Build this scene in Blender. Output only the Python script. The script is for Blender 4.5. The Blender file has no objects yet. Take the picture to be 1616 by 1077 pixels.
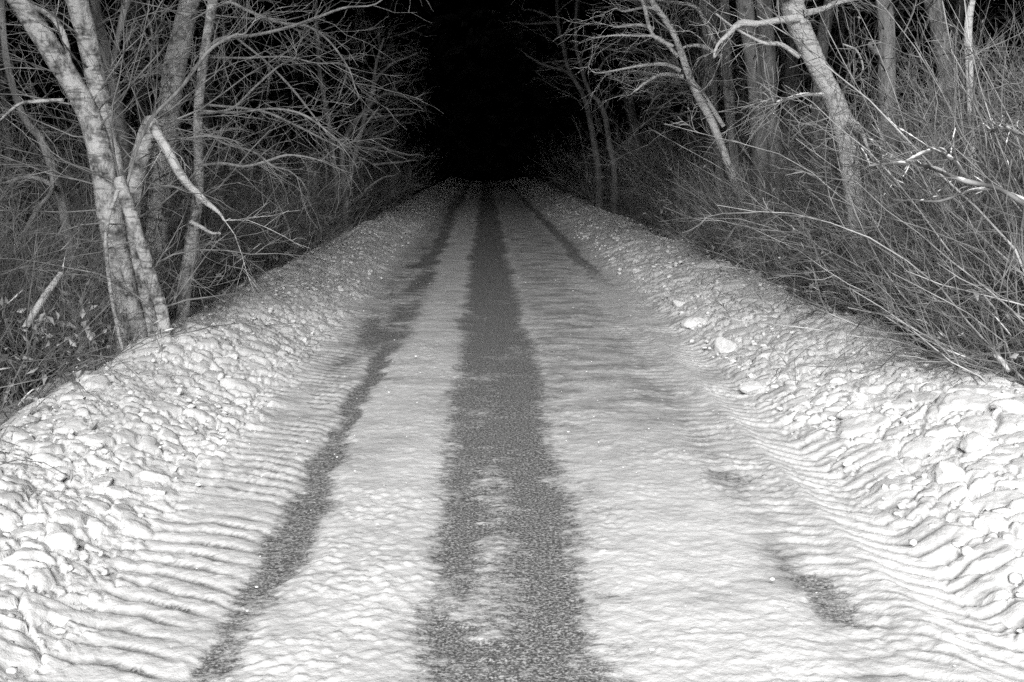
import bpy, math
import numpy as np
from mathutils import Matrix, Vector, Euler

R = math.radians
rng = np.random.default_rng(7)
SC = bpy.context.scene
COL = SC.collection

# ------------------------------------------------------------------ camera
F_PX, W_PX, H_PX = 1800.0, 1616.0, 1077.0
CAM_H = 1.5
cam_d = bpy.data.cameras.new('camera')
cam = bpy.data.objects.new('camera', cam_d)
COL.objects.link(cam)
cam_d.sensor_width = 36.0
cam_d.lens = 36.0 * F_PX / W_PX
cam_d.clip_start = 0.05
cam_d.clip_end = 1500
PITCH = math.atan((H_PX / 2 - 252) / F_PX)
YAW = math.atan((W_PX / 2 - 766) / (F_PX / math.cos(PITCH)))
cam.location = (0, 0, CAM_H)
cam.rotation_euler = (R(90) - PITCH, 0, -YAW)
SC.camera = cam
CR = np.array(Euler(cam.rotation_euler).to_matrix())


def at(px, py, d):
    """world point seen at pixel (px, py), d metres ahead along the road"""
    v = CR @ np.array([px - W_PX / 2, -(py - H_PX / 2), -F_PX])
    return np.array([0, 0, CAM_H]) + v * (d / v[1])


# ------------------------------------------------------------------ noise
_perm = np.random.default_rng(3).permutation(4096).astype(np.int64)
_ga = np.random.default_rng(4).uniform(0, 2 * np.pi, 4096)
_gx, _gy = np.cos(_ga), np.sin(_ga)


def _h(i, j, s=0):
    return _perm[(_perm[(i + 131 * s) & 4095] + j * 7 + s * 977) & 4095]


def perlin(x, y, s=0):
    x0 = np.floor(x).astype(np.int64); y0 = np.floor(y).astype(np.int64)
    fx, fy = x - x0, y - y0
    u = fx * fx * fx * (fx * (fx * 6 - 15) + 10); v = fy * fy * fy * (fy * (fy * 6 - 15) + 10)

    def g(i, j):
        h = _h(x0 + i, y0 + j, s)
        return _gx[h] * (fx - i) + _gy[h] * (fy - j)
    a = g(0, 0) * (1 - u) + g(1, 0) * u
    b = g(0, 1) * (1 - u) + g(1, 1) * u
    return (a * (1 - v) + b * v) * 1.5


def fbm(x, y, o=4, s=0):
    r = np.zeros_like(x); a = 0.5
    for k in range(o):
        r += a * perlin(x * 2 ** k + 17.3 * k, y * 2 ** k - 9.1 * k, s + k); a *= 0.55
    return r


def worley(x, y, s=0):
    """nearest and second distance, a random number of the nearest cell, offset from its seed"""
    x0 = np.floor(x).astype(np.int64); y0 = np.floor(y).astype(np.int64)
    f1 = np.full(x.shape, 9.0); f2 = f1.copy(); rid = np.zeros(x.shape); ox = rid.copy(); oy = rid.copy()
    for i in (-1, 0, 1):
        for j in (-1, 0, 1):
            h = _h(x0 + i, y0 + j, s)
            dx = x - (x0 + i + (h % 61) / 61.0); dy = y - (y0 + j + ((h * 29) % 67) / 67.0)
            d = np.hypot(dx, dy)
            near = d < f1
            f2 = np.where(near, f1, np.minimum(f2, d))
            rid = np.where(near, ((h * 13) % 101) / 101.0, rid)
            ox = np.where(near, dx, ox); oy = np.where(near, dy, oy)
            f1 = np.where(near, d, f1)
    return f1, f2, rid, ox, oy


def sst(a, b, x):
    t = np.clip((x - a) / (b - a), 0, 1)
    return t * t * (3 - 2 * t)


# ------------------------------------------------------------------ mesh helpers
def mk_mesh(name, V, Fc, mat=None, smooth=True, attrs=None):
    V = np.asarray(V, dtype=np.float32); Fc = np.asarray(Fc, dtype=np.int32)
    n = Fc.shape[1]
    me = bpy.data.meshes.new(name)
    me.vertices.add(len(V)); me.vertices.foreach_set('co', V.ravel())
    me.loops.add(Fc.size); me.loops.foreach_set('vertex_index', Fc.ravel())
    me.polygons.add(len(Fc))
    me.polygons.foreach_set('loop_start', np.arange(0, Fc.size, n, dtype=np.int32))
    me.polygons.foreach_set('loop_total', np.full(len(Fc), n, dtype=np.int32))
    me.polygons.foreach_set('use_smooth', np.full(len(Fc), smooth, dtype=bool))
    me.update(calc_edges=True)
    for k, a in (attrs or {}).items():
        at_ = me.attributes.new(k, 'FLOAT', 'POINT'); at_.data.foreach_set('value', a.astype(np.float32).ravel())
    if mat: me.materials.append(mat)
    return me


def obj(name, me, parent=None, loc=None):
    o = bpy.data.objects.new(name, me); COL.objects.link(o)
    if parent is not None: o.parent = parent
    if loc is not None: o.location = loc
    return o


def tag(o, label=None, cat=None, group=None, kind=None):
    if label: o['label'] = label
    if cat: o['category'] = cat
    if group: o['group'] = group
    if kind: o['kind'] = kind
    return o


def empty(name, loc=(0, 0, 0), rz=0):
    o = bpy.data.objects.new(name, None); COL.objects.link(o)
    o.location = loc; o.rotation_euler = (0, 0, rz); o.empty_display_size = 0.3
    return o


def dup(root, loc, rz=0.0, sc=1.0, tilt=(0, 0)):
    r = root.copy(); COL.objects.link(r)
    r.location = loc; r.rotation_euler = (tilt[0], tilt[1], rz); r.scale = (sc, sc, sc)
    for ch in list(root.children):
        c = ch.copy(); COL.objects.link(c); c.parent = r
        for g in list(ch.children):
            d = g.copy(); COL.objects.link(d); d.parent = c
    return r


class Geo:
    def __init__(self): self.V, self.F, self.n = [], [], 0

    def add(self, V, Fc):
        if len(V) == 0: return
        self.V.append(V); self.F.append(Fc + self.n); self.n += len(V)

    def mesh(self, name, mat, smooth=True):
        return mk_mesh(name, np.concatenate(self.V), np.concatenate(self.F), mat, smooth)


def tubes(P, Rd, k=4, cap=False):
    """P (N,n,3) polylines, Rd (N,n) radii -> vertices, quads"""
    N, n, _ = P.shape
    T = np.gradient(P, axis=1)
    T /= np.linalg.norm(T, axis=2, keepdims=True) + 1e-9
    m = T.mean(axis=1)
    ref = np.zeros_like(m); ref[np.arange(N), np.argmin(np.abs(m), axis=1)] = 1
    U = np.cross(T, ref[:, None, :]); U /= np.linalg.norm(U, axis=2, keepdims=True) + 1e-9
    Wv = np.cross(T, U)
    a = np.arange(k) * 2 * np.pi / k
    Rr = Rd[:, :, None] if Rd.ndim == 2 else Rd
    V = P[:, :, None, :] + (np.cos(a)[None, None, :, None] * U[:, :, None, :] + np.sin(a)[None, None, :, None] * Wv[:, :, None, :]) * Rr[..., None]
    base = (np.arange(N) * n * k)[:, None, None]
    i = (np.arange(n - 1) * k)[None, :, None]; j = np.arange(k)[None, None, :]; j2 = (j + 1) % k
    Fq = np.stack([base + i + j, base + i + j2, base + i + k + j2, base + i + k + j], axis=-1).reshape(-1, 4)
    return V.reshape(-1, 3), Fq


def unit(v): return v / (np.linalg.norm(v, axis=-1, keepdims=True) + 1e-9)


def grow(S, D, L, n, wander, bend, g):
    """random-walk polylines: starts S, directions D, lengths L, n points"""
    N = len(S); P = np.zeros((N, n, 3)); P[:, 0] = S; d = unit(D)
    step = (L / (n - 1))[:, None]
    for i in range(1, n):
        d = unit(d + g.normal(0, wander, (N, 3)) + np.asarray(bend)[None, :] / (n - 1))
        P[:, i] = P[:, i - 1] + d * step
    return P


def spawn(P, cnt, tmin, tmax, ang, g):
    """child starts and directions on polylines P; cnt per polyline"""
    N, n, _ = P.shape
    idx = np.repeat(np.arange(N), cnt)
    t = g.uniform(tmin, tmax, len(idx)) * (n - 1)
    i = np.clip(t.astype(int), 0, n - 2); f = (t - i)[:, None]
    S = P[idx, i] * (1 - f) + P[idx, i + 1] * f
    T = unit(P[idx, i + 1] - P[idx, i])
    rv = g.normal(0, 1, (len(idx), 3)); q = unit(rv - (rv * T).sum(1, keepdims=True) * T)
    a = g.uniform(ang[0], ang[1], len(idx))[:, None]
    return S, T * np.cos(a) + q * np.sin(a), idx, t / (n - 1)


def taper(r0, r1, n): return r0[:, None] + (r1 - r0)[:, None] * (np.linspace(0, 1, n) ** 0.8)[None, :]


def smooth_line(pts, m):
    pts = np.asarray(pts, float); k = len(pts)
    P = np.vstack([2 * pts[0] - pts[1], pts, 2 * pts[-1] - pts[-2]])
    out = []
    for t in np.linspace(0, k - 1 - 1e-6, m):
        i = int(t); f = t - i; a, b, c, d = P[i], P[i + 1], P[i + 2], P[i + 3]
        out.append(0.5 * (2 * b + (c - a) * f + (2 * a - 5 * b + 4 * c - d) * f * f + (3 * b - a - 3 * c + d) * f ** 3))
    return np.array(out)


# ------------------------------------------------------------------ materials
def new_mat(name):
    m = bpy.data.materials.new(name); m.use_nodes = True
    nt = m.node_tree; b = nt.nodes['Principled BSDF']
    return m, nt, b


def N(nt, t, **kw):
    n = nt.nodes.new(t)
    for k, v in kw.items(): setattr(n, k, v)
    return n


def tex(nt, scale, detail=4, rough=0.6, stretch=None, kind='ShaderNodeTexNoise', coord='Object'):
    tc = N(nt, 'ShaderNodeTexCoord'); mp = N(nt, 'ShaderNodeMapping')
    nt.links.new(tc.outputs[coord], mp.inputs[0])
    if stretch: mp.inputs['Scale'].default_value = stretch
    n = N(nt, kind); nt.links.new(mp.outputs[0], n.inputs['Vector'])
    n.inputs['Scale'].default_value = scale
    if kind == 'ShaderNodeTexNoise':
        n.inputs['Detail'].default_value = detail; n.inputs['Roughness'].default_value = rough
    return n


def ramp(nt, src, stops):
    r = N(nt, 'ShaderNodeValToRGB'); nt.links.new(src, r.inputs[0])
    e = r.color_ramp.elements
    while len(e) < len(stops): e.new(0.5)
    for el, (p, v) in zip(e, stops):
        el.position = p; el.color = (v, v, v, 1) if not isinstance(v, tuple) else (*v, 1)
    return r


def bump(nt, b, srcs):
    prev = None
    for s, st, dist in srcs:
        bp = N(nt, 'ShaderNodeBump'); bp.inputs['Strength'].default_value = st; bp.inputs['Distance'].default_value = dist
        nt.links.new(s, bp.inputs['Height'])
        if prev: nt.links.new(prev.outputs[0], bp.inputs['Normal'])
        prev = bp
    nt.links.new(prev.outputs[0], b.inputs['Normal'])


def bark(name, stops, scale=9, stretch=(1, 1, .35), bmp=.5, rough=.8, scars=0.0):
    m, nt, b = new_mat(name)
    t = tex(nt, scale, 6, .7, stretch)
    r = ramp(nt, t.outputs['Fac'], stops)
    col = r.outputs[0]
    if scars:
        t3 = tex(nt, 16, 4, .6, (.45, .45, 2.2))
        r3 = ramp(nt, t3.outputs['Fac'], [(.40, .12), (.47, 1.0)])
        mx = N(nt, 'ShaderNodeMix', data_type='RGBA', blend_type='MULTIPLY'); mx.inputs[0].default_value = scars
        nt.links.new(col, mx.inputs[6]); nt.links.new(r3.outputs[0], mx.inputs[7]); col = mx.outputs[2]
    nt.links.new(col, b.inputs['Base Color'])
    t2 = tex(nt, scale * 6, 4, .6, stretch)
    bump(nt, b, [(t2.outputs['Fac'], bmp, .02), (t.outputs['Fac'], bmp, .05)])
    b.inputs['Roughness'].default_value = rough; b.inputs['Specular IOR Level'].default_value = .2
    return m


def plain(name, lo, hi, scale=3, rough=.8):
    m, nt, b = new_mat(name)
    t = tex(nt, scale, 3)
    r = ramp(nt, t.outputs['Fac'], [(.3, lo), (.7, hi)])
    nt.links.new(r.outputs[0], b.inputs['Base Color'])
    b.inputs['Roughness'].default_value = rough; b.inputs['Specular IOR Level'].default_value = .2
    return m


M_BIRCH = bark('birch_bark', [(.36, .08), (.43, .28), (.52, .56), (.75, .72)], 10, (1, 1, .75), .6, scars=.55)
M_PALE = bark('smooth_pale_bark', [(.34, .24), (.42, .62), (.65, .76), (.8, .82)], 8, (1, 1, .6), .7, scars=.45)
M_GREY = bark('grey_bark', [(.36, .14), (.5, .30), (.65, .44)], 12, (1, 1, .25), .7)
M_DIM = bark('darker_bark', [(.36, .10), (.5, .22), (.65, .32)], 9, (1, 1, .4), .6)  # darker bark, used on trunks farther back
M_TWIG = plain('twig_bark', .05, .42, 4)
M_TWIG_P = plain('pale_twig_bark', .14, .70, 4)
M_TWIG_D = plain('shaded_twig_bark', .015, .09, 4)  # twig bark darkened to stand in for light falling off in the wood
M_STALK = plain('dead_stalk', .03, .34, 5)
M_LEAF = plain('dead_leaf', .05, .58, 9)
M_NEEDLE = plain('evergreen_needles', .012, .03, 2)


def snow_material(name, worn=False, lo=.74, hi=.9):
    m, nt, b = new_mat(name)
    n1 = tex(nt, 5, 5, .6); n2 = tex(nt, 45, 4, .65); n3 = tex(nt, 190, 3, .6)
    r = ramp(nt, n1.outputs['Fac'], [(.3, lo), (.65, hi)])
    col = r.outputs[0]
    b.inputs['Roughness'].default_value = .55
    b.inputs['Specular IOR Level'].default_value = .3
    if worn:
        def attr(k):
            a = N(nt, 'ShaderNodeAttribute'); a.attribute_name = k; return a.outputs['Fac']

        def math_(op, a, c, cl=False):
            q = N(nt, 'ShaderNodeMath', operation=op, use_clamp=cl)
            for i, s in enumerate((a, c)):
                if hasattr(s, 'name'): nt.links.new(s, q.inputs[i])
                else: q.inputs[i].default_value = s
            return q.outputs[0]

        def mixc(f, a, c):
            q = N(nt, 'ShaderNodeMix', data_type='RGBA')
            nt.links.new(f, q.inputs[0])
            for i, s in ((6, a), (7, c)):
                if isinstance(s, float): q.inputs[i].default_value = (s, s, s, 1)
                else: nt.links.new(s, q.inputs[i])
            return q.outputs[2]
        # grey gritty packed snow
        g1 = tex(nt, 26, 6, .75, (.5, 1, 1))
        gsel = math_('MULTIPLY', attr('dirt_and_grey'), math_('MULTIPLY', math_('SUBTRACT', g1.outputs['Fac'], .18), 3.2), True)
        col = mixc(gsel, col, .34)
        # bare tarmac, chippings with frost between them
        chips = tex(nt, 85, 4, .75); frost = tex(nt, 30, 6, .8, (.6, 1, 1))
        tar = ramp(nt, chips.outputs['Fac'], [(.40, .07), (.50, .19), (.60, .60)]).outputs[0]
        m1 = math_('ADD', attr('bare'), math_('MULTIPLY', math_('SUBTRACT', frost.outputs['Fac'], .5), 2.0))
        m1 = math_('ADD', m1, math_('MULTIPLY', math_('SUBTRACT', chips.outputs['Fac'], .5), 1.1))
        q = N(nt, 'ShaderNodeMapRange', interpolation_type='SMOOTHSTEP')
        nt.links.new(m1, q.inputs[0]); q.inputs[1].default_value = .28; q.inputs[2].default_value = .78
        col = mixc(q.outputs[0], col, tar)
    nt.links.new(col, b.inputs['Base Color'])
    bump(nt, b, [(n3.outputs['Fac'], .25, .006), (n2.outputs['Fac'], .28, .025)])
    return m


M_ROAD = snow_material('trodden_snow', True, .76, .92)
M_SNOW = snow_material('loose_snow', lo=.80, hi=.93)


def litter_material():
    m, nt, b = new_mat('leaf_litter')
    n1 = tex(nt, 1.6, 6, .65); n2 = tex(nt, 26, 5, .7)
    lit = ramp(nt, n2.outputs['Fac'], [(.35, .01), (.55, .03), (.7, .09)])
    msk = ramp(nt, n1.outputs['Fac'], [(.60, 0.0), (.68, 1.0)])
    sn = N(nt, 'ShaderNodeMix', data_type='RGBA'); nt.links.new(msk.outputs[0], sn.inputs[0])
    nt.links.new(lit.outputs[0], sn.inputs[6]); sn.inputs[7].default_value = (.55, .55, .55, 1)
    nt.links.new(sn.outputs[2], b.inputs['Base Color'])
    bump(nt, b, [(n2.outputs['Fac'], .8, .06)])
    b.inputs['Roughness'].default_value = .9
    return m


M_LITTER = litter_material()

# ------------------------------------------------------------------ terrain
XL0, XL1, XR0, XR1 = -1.25, -2.28, 1.55, 2.74      # bank toes and crests


def base_profile(x, y):
    wob = .15 * perlin(y * .55 + 3, y * 0 + 1.5, 5) + .07 * perlin(y * 1.9, y * 0 + 7.5, 6)
    xr = x - wob * .8; xl = x - wob * .6
    z = np.zeros_like(x)
    z += .20 * sst(XR0 - .1, XR1 - .2, xr) + .05 * sst(XR1 - .5, XR1, xr)
    z -= .17 * sst(XR1 + .02, XR1 + .50, xr)
    z += .22 * sst(-(XL0 + .1), -(XL1 + .05), -xl)
    z -= .16 * sst(-(XL1 - .02), -(XL1 - .42), -xl)
    z += .06 * perlin(y * .8, x * .6, 8) * (sst(XR0 + .2, XR1 - .2, x) + sst(-XL0 + .2, -XL1 - .1, -x))
    return z


def cells(x, y, sc, amp, sd, tilt=.9):
    """packed angular lumps with crevices between them"""
    f1, f2, rid, ox, oy = worley(x * sc, y * sc, sd)
    a = rid * 6.283 * 7
    top = .55 + .45 * ((rid * 37) % 1) + tilt * (np.cos(a) * ox + np.sin(a) * oy) - .25 * f1 ** 2
    return amp * (np.clip(top, 0, 1.2) + .9) * np.sqrt(1 - (1 - np.clip((f2 - f1) / .34, 0, 1)) ** 2) - amp * .9, rid, sst(.02, .2, f2 - f1)


def build_road():
    nx, ny = 1050, 1250
    xs = np.linspace(-3.15, 3.8, nx)
    ys = 2.1 * (100 / 2.1) ** np.linspace(0, 1, ny)
    X, Y = np.meshgrid(xs, ys)
    Z = base_profile(X, Y)
    edge = .05 * perlin(Y * 1.1, X * .5, 11) + .06 * perlin(Y * .33 + 1.7, X * .1, 14) + .03 * perlin(Y * 4, X * 3, 12)
    streak = fbm(X * 2.2, Y * 5.0, 5, 21)            # wheel scuffs lie across the lane
    fine = fbm(X * 14, Y * 20, 4, 27)
    blotch = fbm(X * 1.6, Y * 1.1, 4, 29)
    xe = X + edge + .06 * fbm(X * 6, Y * 4, 4, 28) + .01 * fine
    nearness = 1 - sst(5.0, 9.5, Y)
    lat = 1 - sst(.15, .46, np.abs(xe - .07))
    core = np.exp(-((xe - .0) / .13) ** 2)
    thin = lat * (1.0 - core * nearness * np.clip(.24 + 1.0 * streak + .7 * perlin(X * 3, Y * .9, 22), 0, .42))
    thin = np.maximum(thin, .55 * (1 - sst(.30, .52, np.abs(xe - .12))) * np.clip(.5 + 1.6 * streak, 0, 1))
    thin *= 1 - .30 * sst(.10, .42, fbm(X * 2.6 + 3, Y * 1.6, 4, 23)) * (1 - sst(10, 16, Y))
    lw = .092 + .05 * perlin(Y * .45, Y * 0 + .5, 31) + .05 * sst(7, 12, Y)
    lx = -.80 - .16 * sst(16, 34, Y) + .04 * perlin(Y * .4, Y * 0 + 2.5, 33)
    left = (1 - sst(lw * .35, lw * 1.9, np.abs(xe - lx))) * np.clip(1.0 + .6 * perlin(Y * .7, X * 2, 32) - .15 * sst(8, 12, Y) + .7 * streak, .25, .84)
    left2 = (1 - sst(.04, .2, np.abs(xe + 1.03))) * sst(6, 9, Y) * np.clip(.40 + .9 * perlin(Y * .9, X * 2, 35) + .6 * streak, 0, 1) * .75
    left = np.maximum(left, 1.0 * (1 - sst(.12, .38, np.abs(xe + .90))) * sst(7.5, 10, Y) * (1 - sst(17, 24, Y)) * np.clip(.42 + 1.6 * perlin(Y * 1.1, X * 1.5, 36), 0, 1))
    rp = (1 - sst(.02, .17, np.abs(X + .07 * fine - 1.17))) * sst(.02, .38, perlin(Y * 1.5 + 5.1, X * 1.4, 34) + .35 * streak) * (1 - sst(5.5, 7, Y))
    rl = (1 - sst(.05, .2, np.abs(xe - 1.44))) * sst(9, 17, Y) * .7
    rb = (1 - sst(.06, .16, np.abs(xe - .62))) * sst(.0, .25, perlin(Y * .5 + 2, X * .3, 38)) * sst(12, 17, Y) * .8 * np.clip(.5 + 1.6 * fbm(X * 5, Y * 2.5, 3, 39), 0, 1)
    bare = np.clip(np.maximum.reduce([thin, left, left2, rp * .72, rl, rb]), 0, 1)
    # grit and dirt in the packed snow
    across = np.clip(.5 + 1.5 * fbm(X * 2.2, Y * 4.5, 4, 41), 0, 1.3)
    dirt_and_grey = .72 * sst(.3, .5, X) * (1 - sst(1.1, 1.5, X)) * sst(4.0, 7.5, Y) * np.clip(across + .3, 0, 1.3)
    dirt_and_grey = np.maximum(dirt_and_grey, .75 * np.exp(-((xe - 1.13) / .10) ** 2) * (1 - sst(10, 14, Y)) * np.clip(across + .1 + perlin(Y * 1.3, X * 2, 46), 0, 1))
    dirt_and_grey = np.maximum(dirt_and_grey, .7 * (1 - sst(.15, .40, np.abs(xe + .98))) * sst(5.0, 8, Y) * across)
    dirt_and_grey = np.maximum(dirt_and_grey, .34 * (1 - sst(.1, .5, np.abs(X + .45))) * sst(5, 10, Y) * across)
    dirt_and_grey = np.maximum(dirt_and_grey, .04 + (.45 + .5 * sst(3.5, 7, Y)) * np.clip(fbm(X * 2.0, Y * 3.6, 5, 43) + .45 * blotch + .08, 0, 1))  # blotches grow greyer farther along the lane
    wv = .10 * fbm(X * 2, Y * 2, 3, 44)
    bankR = sst(XR0 - .06, XR0 + .38, X + wv); bankL = sst(-XL0 - .10, -XL0 + .22, -X + wv)
    bank = np.maximum(bankR, bankL)
    dirt_and_grey *= 1 - .7 * bank
    Z += .018 * (1 - bare)
    ridge = np.exp(-((X - 1.40) / .06) ** 2) * .022
    rut = -np.exp(-((X - 1.18) / .12) ** 2) * .012 - np.exp(-((X - 1.62) / .08) ** 2) * .012
    Z += (ridge + rut) * (1 - sst(14, 24, Y))
    warp = .06 * perlin(X * 1.2, Y * 1.0, 51) + .022 * perlin(X * 5, Y * 4, 52) + .010 * perlin(X * 11, Y * 13, 53)

    def ribs(xc, half, skew, per, seed):
        per = per * .86
        m = np.exp(-np.abs((X - xc + .06 * perlin(Y * 2, X, seed + 7)) / half) ** 3)
        ph = (Y + skew * np.abs(X - xc) + .25 * (X - xc) + warp) / per
        s = .45 - 1.6 * (.5 + .5 * np.cos(2 * np.pi * (ph + .12 * perlin(X * 3, Y * 3, seed + 3)))) ** 3
        return m * s * np.clip(.85 + 1.1 * perlin(X * 3.0, Y * 2.2, seed), 0.15, 1.4)
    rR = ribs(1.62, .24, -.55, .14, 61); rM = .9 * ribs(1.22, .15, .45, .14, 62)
    dirt_and_grey = np.maximum(dirt_and_grey, .62 * np.maximum(sst(.0, -.5, rR), sst(.0, -.5, rM)) * (1 - sst(10, 16, Y)))  # rib troughs greyed to bring out the stripes
    Z += .0100 * rR
    Z += .0088 * rM * (1 - bare)
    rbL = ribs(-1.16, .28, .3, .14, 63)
    Z += .0090 * rbL
    dirt_and_grey = np.maximum(dirt_and_grey, .9 * np.exp(-((X + 1.06) / .24) ** 2) * sst(-.05, -.6, rbL))  # left rib troughs greyed more strongly
    bare = np.maximum(bare, .62 * np.exp(-((X + 1.02) / .17) ** 2) * sst(-.22, -.7, rbL))
    Z += (.006 * streak + .004 * fine + .0045 * fbm(X * 24, Y * 24, 3, 73)) * (1 - .55 * bare) * (1 - bank)
    rough = fbm(X * 5, Y * 7, 4, 71)
    Z += .012 * np.abs(rough) * (1 - bare) * sst(-.2, .5, fbm(X * .9, Y * .9, 3, 72) + .15) * (1 - bank)
    c1, c2, cr, _, _ = worley(X * 26 + .4 * fine, Y * 26, 74)
    Z += .0075 * np.sqrt(np.clip(1 - (c1 / .6) ** 2, 0, 1)) * (cr > .45) * (1 - bare) * (1 - bank) * sst(-.15, .35, fbm(X * 1.4, Y * 1.1, 3, 75))
    # thrown lumps packed on the banks
    wx = X + .05 * perlin(X * 6, Y * 6, 81) + .02 * perlin(X * 19, Y * 19, 83); wy = Y * .92 + .05 * perlin(X * 6 + 9, Y * 6, 82) + .02 * perlin(X * 19, Y * 19 + 4, 84)
    big, rb_, eb = cells(wx, wy, 4.2, .046, 91, .4)
    mid, rm_, em = cells(wx, wy, 9.0, .036, 92, .45)
    sml, rs_, es = cells(wx, wy, 17.0, .021, 93, .5)
    tiny, rt_, et = cells(wx, wy, 38.0, .008, 94, .5)
    fieldR = np.clip(.5 + .9 * perlin(X * .9, Y * .6, 97) + .25 * sst(8, 3, Y), 0, 1)
    pb = np.where(X > 0, (rb_ > .70 - .25 * fieldR), (rb_ > .93)) * 1.0
    pm = np.where(X > 0, (rm_ > .22), (rm_ > .45)) * 1.0
    ps = (rs_ > .12) * 1.0
    base_l = sml * ps + tiny * .9
    h1 = np.where(pm > 0, mid + .22 * base_l * em, base_l)
    h2 = np.where(pb > 0, big + .20 * h1 * eb, h1)
    h2 *= .55 + .75 * np.clip(.5 + 1.2 * fbm(X * 1.7 + 4, Y * 1.3, 3, 98), 0, 1)        # softer powdery stretches
    outer = (1 - sst(XR1 + .10, XR1 + .26, X + wv)) * (1 - sst(-XL1 + .12, -XL1 + .3, -X))
    Z += h2 * bank * outer * np.where(X > 0, 1.0, 1.1)
    Z += bank * outer * .05 * fbm(X * 1.6, Y * 1.1, 3, 96)
    # dip the outer rims under the wood's floor
    Z -= .5 * sst(3.5, 3.78, X) + .5 * sst(2.85, 3.13, -X)
    V = np.stack([X, Y, Z], -1).reshape(-1, 3)
    i = (np.arange(ny - 1) * nx)[:, None]; j = np.arange(nx - 1)[None, :]
    Fq = np.stack([i + j, i + j + 1, i + nx + j + 1, i + nx + j], -1).reshape(-1, 4)
    me = mk_mesh('snowy_road', V, Fq, M_ROAD, True, {'bare': bare, 'dirt_and_grey': dirt_and_grey})
    o = obj('snowy_road', me)
    tag(o, 'straight snow covered lane with bare tarmac wheel tracks and ploughed banks', 'road', kind='structure')


def floor_z(x, y):
    x = np.asarray(x, float); y = np.asarray(y, float)
    return .07 + .05 * perlin(x * .7, y * .7, 101) + .06 * perlin(x * .2, y * .2, 102)


def build_ground():
    xs = np.concatenate([[-900, -300, -120, -60], np.linspace(-30, 30, 241), [60, 120, 300, 900]])
    ys = np.concatenate([[-900, -300, -120, -60], np.linspace(-30, 120, 401), [180, 400, 900]])
    X, Y = np.meshgrid(xs, ys)
    Z = floor_z(X, Y) * np.where(np.abs(X) > 31, .3, 1)
    under = sst(-3.2, -2.75, X) * (1 - sst(3.2, 3.75, X)) * sst(1.8, 2.3, Y) * (1 - sst(98, 100, Y))
    Z = Z * (1 - under) - .45 * under
    near = (1 - sst(1.8, 2.3, Y)) * sst(-3.2, -2.4, X) * (1 - sst(2.8, 3.6, X))
    Z = Z * (1 - near) - .0 * near + near * .25 * (sst(1.6, 2.3, X) + sst(1.3, 1.9, -X))
    nx, ny = len(xs), len(ys)
    V = np.stack([X, Y, Z], -1).reshape(-1, 3)
    i = (np.arange(ny - 1) * nx)[:, None]; j = np.arange(nx - 1)[None, :]
    Fq = np.stack([i + j, i + j + 1, i + nx + j + 1, i + nx + j], -1).reshape(-1, 4)
    o = obj('ground', mk_mesh('ground', V, Fq, M_LITTER, True))
    tag(o, 'leaf littered woodland floor with thin patches of snow', 'ground', kind='structure')
    # smooth snow verge behind the right bank
    build_road()


build_ground()


# ------------------------------------------------------------------ snow clods
def ico(sub):
    import bmesh
    bm = bmesh.new(); bmesh.ops.create_icosphere(bm, subdivisions=sub, radius=1)
    V = np.array([v.co[:] for v in bm.verts]); bm.faces.ensure_lookup_table()
    Fc = np.array([[v.index for v in f.verts] for f in bm.faces]); bm.free()
    return V, Fc


ICO1, ICO3 = ico(1), ico(4)


def clod_shape(V, g, cuts=7):
    V = V.copy()
    for _ in range(cuts):                                    # broken facets
        nrm = unit(g.normal(0, 1, 3)); d = g.uniform(.45, .8)
        s = V @ nrm; V -= np.clip(s - d, 0, None)[:, None] * nrm[None, :] * .92
    V += .05 * np.stack([perlin(V[:, 0] * 8 + 5 * k, V[:, 1] * 8 + V[:, 2] * 6.3, k + 5) for k in range(3)], -1) * (len(V) > 100)
    V += .07 * np.stack([perlin(V[:, 0] * 3 + 5 * k, V[:, 1] * 3 + V[:, 2] * 2.3, k) for k in range(3)], -1)
    V *= np.array([1, g.uniform(.6, .9), g.uniform(.42, .7)])
    return V


def bank_surface(x, y): return base_profile(np.asarray(x, float), np.asarray(y, float))


g = np.random.default_rng(21)
clod_protos = [mk_mesh('snow_clod', clod_shape(ICO3[0], g), ICO3[1], M_SNOW, True) for _ in range(14)]


def clod(x, y, r, label, group, sink=.36):
    o = obj('snow_clod', clod_protos[int(g.integers(14))])
    z = float(bank_surface(x, y)) + .03
    o.location = (x, y, z + r * (.35 - sink)); o.scale = (r, r, r * g.uniform(.8, 1.15))
    o.rotation_euler = (g.uniform(-.35, .35), g.uniform(-.35, .35), g.uniform(0, 6.28))
    tag(o, label, 'snow clod', group)
    return o


# singled-out clods of the photograph
for px, py, r, lab in (
    (160, 765, .085, 'largest rounded white snow clod on the left bank near the front'),
    (248, 775, .050, 'small wedge of snow standing right of the largest left bank clod'),
    (95, 862, .075, 'flat pale snow clod low on the left bank nearest the viewer'),
    (358, 548, .075, 'peaked white snow lump midway along the left bank'),
    (1075, 478, .11, 'row end snow boulder at the toe of the right bank farthest along'),
    (1095, 508, .12, 'broad snow boulder at the toe of the right bank beside the grey rut'),
    (1145, 545, .13, 'wide domed snow lump on the lower right bank'),
    (1190, 612, .10, 'upright block of snow at the foot of the right bank'),
    (1345, 655, .085, 'round snow ball on the middle of the right bank'),
    (1540, 705, .11, 'long flat slab of snow near the top of the right bank'),
    (1490, 760, .12, 'large smooth snow slab in the middle of the right bank'),
    (1590, 655, .09, 'pale snow lump on the right bank crest under the brambles'),
):
    z0 = .05
    for _ in range(6):
        d = (CAM_H - z0) * F_PX / (py - 252); p = at(px, py, d); z0 = float(bank_surface(p[0], d)) + .06
    p = at(px, py, d)
    clod(p[0], d, r, lab, 'large snow clods on the banks', .25)

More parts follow.
